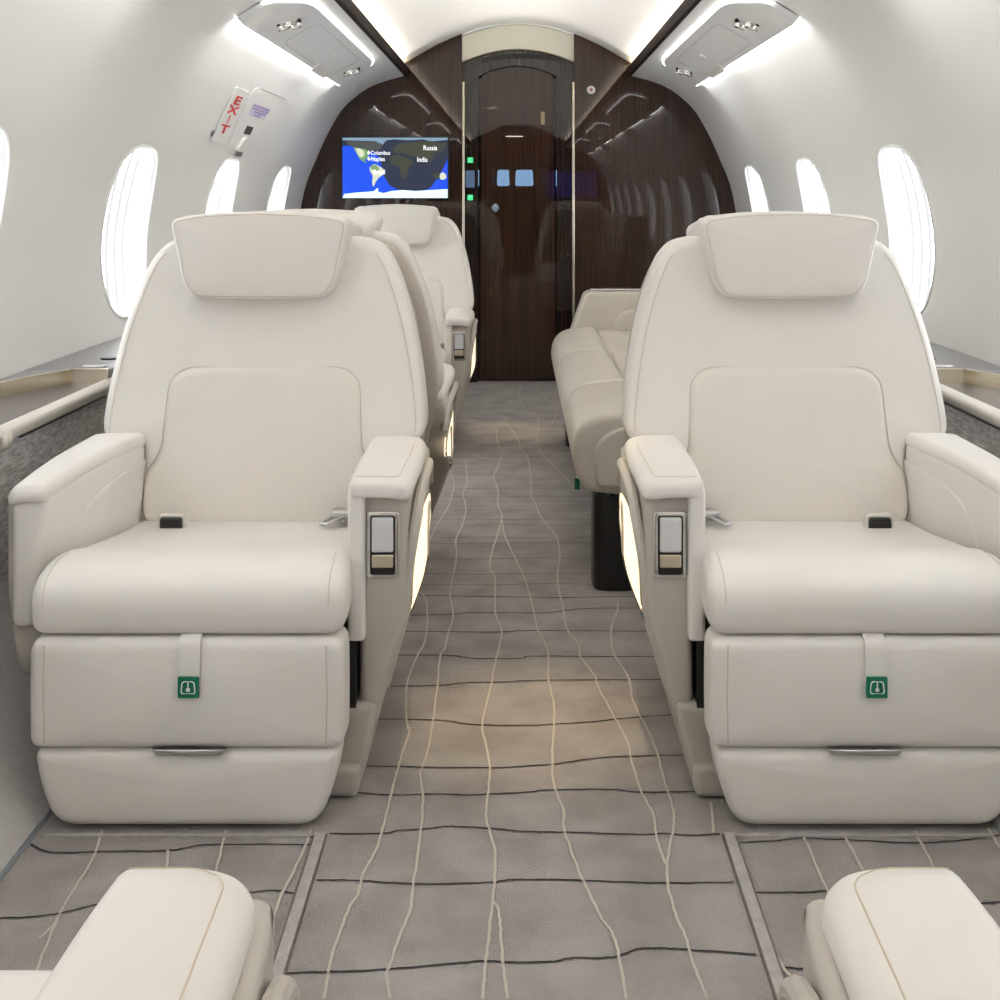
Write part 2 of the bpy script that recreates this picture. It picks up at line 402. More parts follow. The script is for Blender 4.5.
LIGHT = [[(421,591),(427,606),(425,641.6),(417,657),(407,685.6),(406.7,721),(409,734),(400.5,760),(395,780),(391,797.5),(381,835),(377.5,847.5),(362.5,876),(359,892.5),(350,907.5),(340,932.5),(330,965),(324,1000)],
 [(452,580),(450,595),(453,617),(448,635),(444.5,650),(440,657),(437,690),(430,740.6),(423.6,765),(420,775),(423,795),(421,830),(414,880),(410,912),(400,935),(390,966),(387,975),(389.5,1000)],
 [(496,428),(498,445),(503,452),(497,469),(493.6,478),(498,490),(498,507),(502,519),(490,562),(495,579),(495,613),(501.7,632.8),(495,663.6),(492,681),(482,725),(486,745),(489.6,769),(489,785),(486,815),(489,830),(495,855),(494.5,882),(492.5,902),(489,935),(485.5,965),(482,1000)],
 [(492.5,902),(498,910),(500.5,930),(503,965),(507.5,1000)],
 [(502,521),(505.6,538),(519,567),(526,582),(533,608.6),(537.6,630.6),(547.5,650.4),(548.6,679),(554,705),(554,723),(552,765),(554,785),(563,811),(565,833),(579,872),(588.6,892),(600,917),(612,934),(619,956),(626,1000)],
 [(501,413.6),(510,428),(517.6,437.6),(521,449.6),(528,459),(531,481),(531,495),(535.6,505),(541.6,519),(556,536),(559.6,557.6),(557.4,580),(563,608.6),(567,629.5),(578,644),(580.5,657),(595,677),(597,685.6),(614.6,718.6),(628,743),(631,760),(637,780),(642,794),(653,816),(656,836),(660,850),(665.6,865)],
 [(615.7,597.6),(618,608.6),(611,630.6),(613.5,652.6),(629,679),(632,699),(640,716.4),(654,745),(664,780),(672.6,808),(673.5,827.6),(670.6,844),(667,867),(668.4,889),(675.4,914),(685,937),(693.6,965),(707,1000)],
 [(520,385),(520,399),(527,409),(537,416),(538,430),(537,440),(541.6,454),(553.6,466),(568,481),(573,488)],
 [(466,463),(467,483),(463,495),(466,509.6),(461,529),(455.7,541),(456.4,557.6),(450,590)],
 [(450,472),(454,483),(449,505),(438,524),(428,545)], [(535,385),(545,398),(556,410),(552,425)],
 [(102,831),(92,861.6),(64.6,906),(49,940),(30,990)], [(56,924),(46,934),(39,940)], [(168,851),(166.6,868),(160,900)], [(226,831),(216,873.5),(205,920)],
 [(311,831),(302.7,855),(282,895.6),(268.6,935),(255,990)],
 [(802,834),(823,882),(838,915),(850,950)],[(842.5,834),(863.5,873),(880,910)],[(914.5,832.5),(931,864),(945,900)],
 [(731,846),(749.5,895.5),(757,918),(779.5,963),(797.5,987)],[(710.5,804),(713.5,834)],[(988,830),(1000,850)]]
for L in DARK: ribbon([fp(*p) for p in L], .0034 if L[0][1] > 590 else .0021, .0012, 1)
for i, L in enumerate(LIGHT): ribbon([fp(*p) for p in L], .0036, .0018 + i * .00005, 2)
# lines of the same pattern on behind the camera (seen in the glossy bulkhead)
for k in range(24):
    yy = 1.40 - k * .15 + rnd.uniform(-.02, .02)
    ribbon([(x, yy + rnd.uniform(-.012, .012), ) for x in (-.7, -.4, -.15, .1, .35, .7)], .0048, .0012, 1)
# bordered edges of the side carpets
mb.mi = 3
def flat(pts, z): mb.add([(x, y, z) for x, y in pts], [tuple(range(len(pts)))])
for s_, xi in ((-1, .283), (1, .303)):
    x0, x1 = s_ * xi, s_ * (xi + .016)
    mb.box(min(x0, x1), max(x0, x1), -2.2, 1.842, 0, .006)
    mb.mi = 4; mb.box(s_ * xi - .0022, s_ * xi + .0022, -2.2, 1.842, 0, .0026); mb.box(s_ * (xi + .016) - .0012, s_ * (xi + .016) + .0012, -2.2, 1.832, 0, .0066)  # thin darker strips: soft shade along the border edges, put in as colour
    mb.mi = 3; mb.box(min(s_ * xi, s_ * .70), max(s_ * xi, s_ * .70), 1.835, 1.842, 0, .004)
tag(mb.build('floor', [M['carpet'], M['line_d'], M['line_l'], M['border'], M['edge_shade']], smooth=0), kind='structure')
for side, nm in ((-1, 'left'), (1, 'right')):
    mb = MB(); sp = [(.715, 0), (.79, .07), (.865, .14), (.93, .25)]
    mb.add([(side * x, y, z) for x, z in sp for y in (YB, YF)], [(2 * i, 2 * i + 1, 2 * i + 3, 2 * i + 2) for i in range(3)])
    tag(mb.build('wall_%s_dado' % nm, M['dado']), kind='structure')
    mb = MB(); mb.prism(rpoly([(side * .710, 0), (side * .716, 0), (side * .719, .004), (side * .713, .004)], .002), YB, YF, 'y', r=0)
    tag(mb.build('baseboard_' + nm, M['strip']), kind='structure')
    mb = MB(); mb.add([(side * x, y, z) for x, z in ((.93, .25), (.925, .40), (.912, .535)) for y in (YB, YF)], [(2 * i, 2 * i + 1, 2 * i + 3, 2 * i + 2) for i in range(2)])
    tag(mb.build('wall_%s_lower' % nm, M['woven']), kind='structure')

# side ledges
def ledge(side):
    nm = 'left' if side < 0 else 'right'
    e = empty('side_ledge', (side * 1.0, 2.5, 0))
    g = MB(lambda p: (side * p[0] - side * 1.0, p[1] - 2.5, p[2]))
    g.prism([(.905, 2.76), (1.10, 2.76), (1.10, YF), (.905, YF)], .535, .560, 'z', r=.002, seg=2)
    g.build('ledge_top', M['ledge'], e)
    t = MB(g.map); t.box(.90, 1.090, YB, 2.765, .515, .531); t.build('recessed_tray', M['tray'], e)
    b2 = MB(g.map)
    P = [(.905, 2.758), (.985, 2.758), (1.045, 2.62), (1.079, 2.48), (1.079, YB)]
    for a, c in zip(P, P[1:]):
        d = Vector((c[0] - a[0], c[1] - a[1])).normalized(); nx, ny = -d.y * .007, d.x * .007
        b2.add([(a[0] - nx, a[1] - ny, .530), (c[0] - nx, c[1] - ny, .530), (c[0] + nx, c[1] + ny, .530), (a[0] + nx, a[1] + ny, .530),
                (a[0] - nx, a[1] - ny, .563), (c[0] - nx, c[1] - ny, .563), (c[0] + nx, c[1] + ny, .563), (a[0] + nx, a[1] + ny, .563)],
               [(0, 3, 2, 1), (4, 5, 6, 7), (0, 1, 5, 4), (1, 2, 6, 5), (2, 3, 7, 6), (3, 0, 4, 7)])
    b2.build('trim_band', M['gold'], e, smooth=0)
    fl = MB(g.map); fl.add([(1.045, 2.62, .532), (1.086, 2.48, .532), (1.1, 2.8, .532), (.985, 2.8, .532), (.985, 2.758, .532),
        (1.045, 2.62, .5595), (1.086, 2.48, .5595), (1.1, 2.8, .5595), (.985, 2.8, .5595), (.985, 2.758, .5595)],
        [(0, 1, 2, 3, 4)[::-1], (5, 6, 7, 8, 9), (4, 0, 5, 9), (0, 1, 6, 5), (1, 2, 7, 6), (2, 3, 8, 7), (3, 4, 9, 8)])
    fl.build('corner_fillet', M['ledge'], e, smooth=0)
    r_ = MB(g.map); prof = rpoly([(.892, .512), (.920, .512), (.924, .534), (.905, .543), (.888, .532)], .007)
    r_.prism(prof, 2.19, 2.775, 'y', r=.003); r_.build('rail', M['rail'], e)
    c = MB(g.map); c.cyl((.903, 2.155, .520), .022, .032, 'y', bev=.006); c.build('rail_end_cap', M['rail'], e)
    r2 = MB(g.map); r2.prism(prof, YB, 2.153, 'y', r=.002); r2.prism(prof, 2.778, YF, 'y', r=.002); r2.build('ledge_edge', M['rail'], e)
    k = MB(g.map); k.box(.897, .915, 2.26, 2.72, .507, .512); k.build('pull_slot', M['black'], e)
    d = MB(g.map); d.cyl((.965, 2.95, .56), .020, .004, 'z', bev=.001); d.build('air_outlet', M['black'], e)
    d = MB(g.map); d.prism(rrect(.925, .975, 2.79, 2.815, .006), .560, .565, 'z', r=.001); d.build('table_latch', M['chrome'], e)
    return tag(e, 'grey side ledge with champagne metal trim and recessed tray under the %s windows' % nm, 'ledge', 'side ledges below the windows')
ledge(-1); ledge(1)

# ------------------------------------------------------------------ bulkhead ahead
def bx(px): return (px - 518) * YF / 1250
def bz(py): return H - (py - 198) * YF / 1250
prof = [(-x, z) for x, z in [SEC[i] for i in range(len(SEC))]]          # left side upwards
topc = [(-x, z) for x, z in CE]
XL, XR = bx(462), bx(574)
mb = MB()
def wall_piece(poly, y0, y1, m_, nm, parent=None):
    q = MB(); n_ = len(poly)
    q.add([(x, y0, z) for x, z in poly] + [(x, y1, z) for x, z in poly], [tuple(range(n_)), tuple(range(n_, 2 * n_))[::-1]] + [(i, (i + 1) % n_, n_ + (i + 1) % n_, n_ + i) for i in range(n_)])
    return q.build(nm, m_, parent, smooth=0)
def ztop(x):
    for a, c in zip(full, full[1:]):
        if a[0] <= x <= c[0]: return a[1] + (c[1] - a[1]) * (x - a[0]) / (c[0] - a[0])
left = [(-.72, 0)] + [(-.865, .14), (-.93, .25), (-.915, .545), (-1.088, .545)] + prof[1:] + [(-.612, 1.588)] + [p for p in topc if p[0] < XL] + [(XL, ztop(XL)), (XL, 0)]
right = [(-x, z) for x, z in [(-.72, 0), (-.865, .14), (-.93, .25), (-.915, .545), (-1.088, .545)] + prof[1:] + [(-.612, 1.588)] + [p for p in topc if -p[0] > XR] + [(-XR, ztop(XR)), (-XR, 0)]]
tag(wall_piece(left, YF, YF + .08, M['wood'], 'wall_bulkhead_left'), kind='structure')
tag(wall_piece(right, YF, YF + .08, M['wood'], 'wall_bulkhead_right'), kind='structure')
# cream lunette over the door
def arc(x0, x1, ze, zm, n_=20): # parabola through ends and middle
    c = (x0 + x1) / 2; h = (x1 - x0) / 2
    return [(c + h * (-1 + 2 * i / n_), zm - (zm - ze) * (-1 + 2 * i / n_) ** 2) for i in range(n_ + 1)]
up = arc(XL, XR, ztop(XL) , 1.832); lo_ = arc(XL, XR, bz(62), bz(49))
M['lun'] = mat('cream_lunette', (.80, .79, .68), .35)
tag(wall_piece(up + lo_[::-1], YF + .012, YF + .07, M['lun'], 'wall_bulkhead_lunette'), kind='structure')
mb = MB(); mb.tube([(x, YF + .008, z) for x, z in arc(XL, XR, ztop(XL) - .008, 1.824)], .0035, 6); mb.tube([(x, YF + .010, z) for x, z in lo_], .003, 6)
tag(mb.build('trim_3', M['gold']), kind='structure')
# header and jambs inside the opening
DT = arc(bx(478), bx(557), bz(76), bz(65))
hdr = lo_ + [(XR, bz(72)), (bx(557), bz(72))] if False else None
head = lo_ + [(XR, 0), (bx(557), 0)] + DT[::-1] + [(bx(478), 0), (XL, 0)]
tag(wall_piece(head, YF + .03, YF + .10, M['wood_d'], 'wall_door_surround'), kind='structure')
q = MB(); sl = arc(bx(481), bx(563), bz(57.5), bz(53)); sl2 = arc(bx(481), bx(563), bz(62), bz(58))
q.add([(x, YF + .026, z) for x, z in sl] + [(x, YF + .026, z) for x, z in sl2], [(i, i + 1, 22 + i, 21 + i) for i in range(20)])
tag(q.build('trim_4', M['black']), kind='structure')
door = wall_piece([(bx(478) + .004, 0.004)] + [(x, z - .004) for x, z in DT[1:-1]] + [(bx(557) - .004, .004)], YF + .055, YF + .095, M['wood'], 'door_1')
tag(door, kind='structure')
tag(wall_piece([(-.40, 0), (-.40, 1.86), (.40, 1.86), (.40, 0)], YF + .10, YF + .12, M['wood_d'], 'wall_light_block'), kind='structure')  # added panel behind the door, blocks world light leaking through the gap
mb = MB(); mb.cyl((bx(495), YF + .030, bz(208)), .022, .022, 'y', bev=.006); mb.cyl((bx(495), YF + .016, bz(208)), .012, .02, 'y', bev=.004)
mb.build('door_knob', M['chrome'], door)
mb = MB(); mb.prism(rrect(bx(541), bx(545), bz(124), bz(111), .004), YF + .045, YF + .056, 'y', r=.002); mb.build('door_reflection', mat('bronze_reflection', (.35, .27, .18), .4, .7), door)  # small bronze shape imitating a reflection in the glossy door
for xx, nm in ((463.5, 'trim_5'), (573.5, 'trim_6')):
    mb = MB(); mb.prism(rrect(bx(xx) - .007, bx(xx) + .007, .0, bz(82), .006), YF - .012, YF + .035, 'y', r=.005)
    tag(mb.build(nm, M['gold']), kind='structure')
# switches on the left jamb
def plate(px, py, wpx, hpx, m_, nm, label, cat, group=None, icon=None):
    e = MB(); x, z = bx(px), bz(py); wd, hh = wpx * YF / 1250 / 2, hpx * YF / 1250 / 2
    e.prism(rrect(x - wd, x + wd, z - hh, z + hh, .004), YF + .024, YF + .031, 'y', r=.002)
    o = e.build(nm, m_)
    if icon: icon(x, z, o)
    return tag(o, label, cat, group)
M['btn'] = mat('green_lit_button', (.02, .2, .08), .4, emit=(.05, .7, .25), es=.8)
def arrow(dx):
    def f(x, z, o):
        k = MB(); a = .008; k.add([(x - a, YF + .0225, z + dx * a), (x + a, YF + .0225, z - dx * a), (x - a * .2, YF + .0225, z - dx * a * .9)], [(0, 1, 2)])
        k.build('arrow_mark', M['white'], o)
    return f
plate(470, 160, 5.5, 5.5, M['btn'], 'cabin_button', 'upper green lit button beside the bulkhead door, above the small display', 'button', icon=arrow(1))
plate(470, 197.5, 5.5, 5.5, M['btn'], 'cabin_button', 'lower green lit button beside the bulkhead door, below the small display', 'button', icon=arrow(-1))
plate(470, 179, 9, 17, mat('dim_display', (.03, .04, .06), .15, emit=(.12, .2, .35), es=.35), 'control_display', 'small dark blue touch display on the door surround between two green buttons', 'display')
mb = MB(); mb.cyl((bx(591), YF - .012, bz(90)), .021, .011, 'y', bev=.004); o = mb.build('smoke_detector', M['whitep']); tag(o, 'round white detector on the dark wood bulkhead right of the door', 'detector')
mb = MB(); mb.cyl((bx(591), YF - .016, bz(90)), .008, .006, 'y', n=12); mb.build('sensor', mat('sensor_red', (.3, .08, .06), .4), o)

# screen with world map
sx0, sx1, sz0, sz1 = bx(343.5), bx(448), bz(198), bz(138)
scr = empty('wall_screen', ((sx0 + sx1) / 2, YF, sz0)); ox, oy, oz = scr.location
tag(scr, 'flat screen showing a blue world map on the dark bulkhead', 'screen')
mb = MB(lambda p: (p[0] - ox, p[1] - oy, p[2] - oz)); mb.prism(rrect(sx0 - .006, sx1 + .006, sz0 - .006, sz1 + .006, .006), YF - .035, YF - .0005, 'y', r=.003)
mb.build('bezel', M['black'], scr)
def emi(name, c, s_=1.0): return mat(name, (0, 0, 0), .4, emit=c, es=s_)
ml = [emi('map_ocean', (.0, .055, .62)), emi('map_night', (.012, .018, .040)), emi('map_arctic', (.16, .24, .32)), emi('map_land_green', (.14, .26, .10)),
      emi('map_land_tan', (.50, .52, .38)), emi('map_land_dark', (.035, .038, .024)), emi('map_ice', (.62, .85, .92)), emi('map_text', (.95, .97, 1), 1.1), emi('map_land_grey', (.05, .055, .05))]
mb = MB(); SC = 0
def mpoly(pts, mi, smooth=True):
    global SC
    SC += 1; mb.mi = mi
    if smooth: pts = catmull(pts, 4, True)
    P = [(sx0 + (x - 150) / 647 * (sx1 - sx0) - ox, -.0355 - SC * .00008, sz1 - (min(733, max(362, y)) - 362) / 371 * (sz1 - sz0) - oz) for x, y in [(min(797, max(150, a)), c) for a, c in pts]]
    mb.add(P, [tuple(range(len(P)))])
mpoly([(150, 362), (797, 362), (797, 733), (150, 733)], 0, False)
mpoly([(150, 375), (300, 372), (797, 372), (797, 490), (775, 540), (735, 610), (690, 672), (640, 688), (500, 686), (440, 655), (405, 600), (392, 540), (375, 480), (300, 425), (225, 422), (190, 412), (150, 412)], 1, False)
mpoly([(150, 362), (797, 362), (797, 376), (700, 384), (640, 372), (560, 378), (470, 372), (420, 378), (400, 402), (380, 412), (360, 385), (300, 382), (240, 380), (150, 378)], 2, False)
mpoly([(170, 388), (230, 384), (330, 390), (390, 400), (380, 430), (330, 440), (290, 470), (240, 430), (200, 415)], 8)
mpoly([(218, 425), (255, 428), (295, 435), (310, 460), (300, 490), (285, 498), (300, 520), (270, 505), (250, 485), (232, 450)], 3)
mpoly([(235, 428), (265, 432), (285, 455), (275, 480), (255, 478), (238, 450)], 4)
mpoly([(318, 545), (345, 525), (370, 535), (405, 560), (398, 590), (372, 610), (352, 640), (342, 662), (332, 640), (336, 600), (322, 570)], 4)
mpoly([(322, 540), (348, 528), (368, 540), (375, 560), (350, 565), (330, 558)], 3)
mpoly([(440, 490), (470, 470), (520, 475), (560, 490), (585, 515), (560, 545), (548, 590), (520, 618), (505, 580), (500, 545), (455, 525)], 5)
mpoly([(460, 430), (490, 400), (560, 395), (650, 385), (740, 392), (790, 400), (770, 440), (720, 455), (705, 490), (680, 510), (650, 480), (625, 515), (600, 480), (560, 470), (520, 455), (480, 460)], 5)
mpoly([(705, 590), (740, 575), (752, 590), (750, 615), (720, 612)], 5)
mpoly([(750, 590), (765, 575), (785, 588), (788, 610), (765, 622), (750, 612)], 4)
mpoly([(150, 733), (160, 708), (230, 700), (310, 694), (345, 690), (362, 672), (372, 676), (366, 692), (400, 703), (450, 690), (520, 684), (600, 690), (690, 684), (797, 678), (797, 733)], 6, False)
for sx_, sy_, ww_ in ((475, 435, 26), (505, 412, 30), (530, 445, 18), (575, 480, 14), (560, 430, 20), (745, 465, 18), (533, 602, 8)):
    mpoly([(sx_ - ww_ / 2, sy_), (sx_, sy_ - 3), (sx_ + ww_ / 2, sy_), (sx_, sy_ + 3)], 8, False)
for s_, cx, cy, wd in (('Columbus', 384, 456, 118), ('Naples', 368, 494, 84), ('Brazil', 376, 575, 70), ('Russia', 690, 426, 84), ('India', 641, 498, 62)):
    vs, fs = text_geo(s_, 1.0); w0 = max(v[0] for v in vs) - min(v[0] for v in vs); k = wd / w0
    SC += 1; mb.mi = 7; mb.add([(sx0 + (cx + v[0] * k - 150) / 647 * (sx1 - sx0) - ox, -.0365 - SC * .00002, sz1 - (cy - v[1] * k * 1.25 - 362) / 371 * (sz1 - sz0) - oz) for v in vs], fs)
for cx, cy in ((312, 455), (312, 492)): mpoly([(cx - 9, cy), (cx, cy - 16), (cx + 5, cy - 3), (cx + 12, cy + 2), (cx + 3, cy + 6), (cx, cy + 14)], 7, False)
mb.build('display_image', ml, scr, smooth=0)

# ------------------------------------------------------------------ overhead service panels
T_OUT, T_IN = t_of_z(1.462), t_of_z(1.546)
def overhead(side, y0, y1, label, vis=True):
    e = empty('overhead_panel', (side * .70, (y0 + y1) / 2, 1.5)); L = e.location
    loc = lambda p: (p[0] - L.x, p[1] - L.y, p[2] - L.z)
    TT = lambda q: T_OUT + (T_IN - T_OUT) * q
    def P(y, q, off): return loc(wp(side, y, TT(q), off))
    # outline in (y, q)
    out = rpoly([(y0, 0), (y0 + .0, .55), (y0 + .22, 1.0), (y1 - .10, 1.0), (y1, .45), (y1 - .0, 0)], [.03, .12, .12, .25, .2, .02], 8)
    n_ = len(out); cy, cq = (y0 + y1) / 2, .45
    g = MB(); rs = []
    for off, f in ((.004, 1.0), (.026, 1.0), (.029, .992)):
        rs += [P(cy + (y - cy) * f, cq + (q - cq) * f, off - (.016 * q if off > .01 else 0)) for y, q in out]
    for f in (.85, .6, .3, .02):
        rs += [P(cy + (y - cy) * f, cq + (q - cq) * f, .029 - .016 * (cq + (q - cq) * f)) for y, q in out]
    nr = 7
    g.add(rs, [(i * n_ + k, i * n_ + (k + 1) % n_, (i + 1) * n_ + (k + 1) % n_, (i + 1) * n_ + k) for i in range(nr - 1) for k in range(n_)] + [tuple((nr - 1) * n_ + k for k in range(n_))])
    g.build('panel', M['psu'], e)
    # lamp strip under the outer edge, washing the wall below
    s_ = MB(); N = 24; ys = [y0 + .02 + (y1 - y0 - .04) * i / N for i in range(N + 1)]
    s_.add([P(y, -.02, .006) for y in ys] + [P(y, -.012, .024) for y in ys], [(i, i + 1, N + 2 + i, N + 1 + i) for i in range(N)])
    s_.build('strip_lamp', M['psu_lamp'], e)
    s_ = MB(); gp = [P(y, q, .006) for y, q in out if q > .35]
    pts = [(y, q) for y, q in out if q > .03 and y < y1 - .02]
    s_.tube([P(cy + (y - cy) * 1.006, cq + (q - cq) * 1.05, .009) for y, q in pts], .0026, 6)
    s_.build('groove_lamp', M['psu_lamp2'], e)
    # reading lamps, speaker, mask door
    def gimbal(y, q, sc_=1.0):
        b2 = MB()
        for dy, dq in ((-.03 * sc_, -.02), (.03 * sc_, .12)):
            c = Vector(P(y + dy, q + dq, .022)); nn = Vector(P(y + dy, q + dq, .04)) - c; nn.normalize()
            a = nn.cross(Vector((0, 1, 0))).normalized(); b3 = Vector((0, 1, 0))
            rr = .021 * sc_; vs = []; m2 = 18
            for r_, h_ in ((rr * 1.15, -.006), (rr * 1.15, .002), (rr, .006), (rr * .85, .016), (rr * .5, .019), (rr * .45, .010), (.0005, .010)):
                for k in range(m2):
                    t = 2 * math.pi * k / m2; vs.append(c + (a * math.cos(t) + b3 * math.sin(t)) * r_ + nn * h_)
            b2 = MB(); b2.add(vs, [(i * m2 + k, i * m2 + (k + 1) % m2, (i + 1) * m2 + (k + 1) % m2, (i + 1) * m2 + k) for i in range(6) for k in range(m2)])
            b2.build('reading_lamp', M['chrome'], e)
        for dy, dq in ((-.075, -.1), (.0, .28), (.075, .18), (.0, -.16)):
            b4 = MB(); b4.tube([P(y + dy * sc_, q + dq * .8, .016), P(y + dy * sc_, q + dq * .8, .030)], .006 * sc_, 8)
            b4.build('bezel_screw', M['black'], e)
    gimbal(y0 + .36, .42); gimbal(y1 - .20, .42, .9)
    d = MB(); d.tube([P(y0 + (y1 - y0) * .62, .5, .01), P(y0 + (y1 - y0) * .62, .5, .027)], .011, 14); d.build('call_button', M['whitep'], e)
    d = MB(); o4 = rpoly([(y0 + .56, .12), (y0 + .56, .82), (y1 - .38, .82), (y1 - .38, .12)], .09)
    d.tube([P(y, q, .0292 - .016 * q) for y, q in o4], .0012, 5, closed=True); d.build('hatch_seam', mat('hatch_line', (.5, .51, .52), .5), e)
    d = MB(); a0, a1 = y0 + (y1 - y0) * .60, y0 + (y1 - y0) * .76
    d.add([P(y, q, o_) for o_ in (.018, .033) for y, q in ((a0, -.04), (a1, -.04), (a1, .16), (a0, .16))], [(0, 1, 2, 3), (4, 5, 6, 7), (0, 1, 5, 4), (1, 2, 6, 5), (2, 3, 7, 6), (3, 0, 4, 7)])
    d.build('mask_flap', M['whitep'], e)
    return tag(e, label, 'overhead panel', 'overhead service panels' )
for s_, nm in ((-1, 'left'), (1, 'right')):
    overhead(s_, 3.60, 5.64, 'white overhead panel with lit edge and reading lamps, %s of the ceiling' % nm)
    overhead(s_, 0.9, 2.94, 'white overhead panel nearer the camera, over the %s side' % nm)
    overhead(s_, -1.8, .24, 'white overhead panel behind the camera, over the %s side' % nm)

# exit plate and handle cover on the left wall
def onwall(px, py):   # depth and height along the wall for a photo point on the left wall
    k = (518 - px) / (198 - py); lo, hi = t_of_z(.95), TMAX
    for _ in range(40):
        mid = (lo + hi) / 2; x, z = sec(mid)
        if x / (z - H) > k: lo = mid
        else: hi = mid
    return sec(lo)[0] * 1250 / (518 - px), lo
def wallquad(name, m_, pts, off, thick, parent=None, rad=.006):
    q = MB(); o2 = rpoly(pts, rad, 5); n_ = len(o2)
    cy = sum(p[0] for p in o2) / n_; ct = sum(p[1] for p in o2) / n_
    rs = [wp(-1, y, t, off) for y, t in o2] + [wp(-1, y, t, off + thick) for y, t in o2] + [wp(-1, cy + (y - cy) * .5, ct + (t - ct) * .5, off + thick) for y, t in o2]
    q.add(rs, [(i * n_ + k, i * n_ + (k + 1) % n_, (i + 1) * n_ + (k + 1) % n_, (i + 1) * n_ + k) for i in range(2) for k in range(n_)] + [tuple(2 * n_ + k for k in range(n_))])
    return q.build(name, m_, parent)
yE, tE = onwall(229.5, 114)
sg = wallquad('exit_sign', M['wall'], [(yE - .10, tE - .105), (yE + .10, tE - .105), (yE + .10, tE + .095), (yE - .10, tE + .095)], 0, .004)
tag(sg, 'white plate with red EXIT letters stacked vertically on the left wall', 'sign')
L = MB()
for i, ch in enumerate('EXIT'):
    vs, fs = text_geo(ch, 1.0, .028); hh = max(v[1] for v in vs) - min(v[1] for v in vs)
    k = .032 / hh; kk = (.15 if ch != 'I' else .08) / hh
    L.add([wp(-1, yE + v[0] * kk, tE + .052 - i * .036 + v[1] * k, .0055) for v in vs], fs)
L.build('exit_letters', M['red'], sg)
yP, tP = onwall(256, 112)
hc = wallquad('exit_handle_cover', M['wall'], [(yP - .21, tP - .15), (yP + .40, tP - .15), (yP + .40, tP + .085), (yP - .21, tP + .085)], 0, .0035, rad=.03)
tag(hc, 'white exit handle cover panel with a small purple placard, right of the red EXIT letters', 'panel')
qy = MB(); qy.tube([wp(-1, yP - .12, tP + .088, .003), wp(-1, yP + .36, tP + .088, .003)], .0018, 6); qy.build('cover_slot', mat('slot_grey', (.35, .35, .34), .6), hc)
wallquad('placard', M['lilac'], [(yP - .12, tP - .02), (yP + .17, tP - .02), (yP + .17, tP + .03), (yP - .12, tP + .03)], .0035, .0015, hc, .003)
q = MB()
for r_, (a, c) in enumerate([(-.105, .155), (-.105, .155), (-.06, .12), (-.04, .07)]):
    tt = tP + .025 - r_ * .011; x = a
    while x < c:
        k = rnd.uniform(.018, .04); q.add([wp(-1, x + yP, tt, .0056), wp(-1, x + yP + k, tt, .0056), wp(-1, x + yP + k, tt - .007, .0056), wp(-1, x + yP, tt - .007, .0056)], [(0, 1, 2, 3)]); x += k + .006
q.build('placard_print', M['purple'], hc)
y1, t1 = onwall(247.5, 130)
wallquad('latch_recess', mat('latch_dark', (.06, .055, .03), .5), [(y1 - .055, t1 - .016), (y1 + .055, t1 - .016), (y1 + .055, t1 + .016), (y1 - .055, t1 + .016)], .0035, .0015, hc, .004)
y2, t2 = onwall(241.5, 144)
wallquad('pull_handle', M['whitep'], [(y2 - .075, t2 - .026), (y2 + .075, t2 - .026), (y2 + .035, t2 + .030), (y2 - .035, t2 + .030)], .0, .014, hc, .02)
y3, t3 = onwall(237.5, 154.5)
wallquad('handle_label', mat('label_grey', (.22, .20, .22), .6), [(y3 - .05, t3 - .006), (y3 + .05, t3 - .006), (y3 + .05, t3 + .012), (y3 - .05, t3 + .012)], .0035, .002, hc, .003)
y4, t4 = onwall(212, 133)
o = wallquad('wall_hook', mat('hook_grey', (.35, .35, .38), .3, .8), [(y4 - .015, t4 - .01), (y4 + .015, t4 - .01), (y4 + .015, t4 + .01), (y4 - .015, t4 + .01)], 0, .004, None, .01)
tag(o, 'tiny grey wall hook left of the red EXIT letters', 'hook')

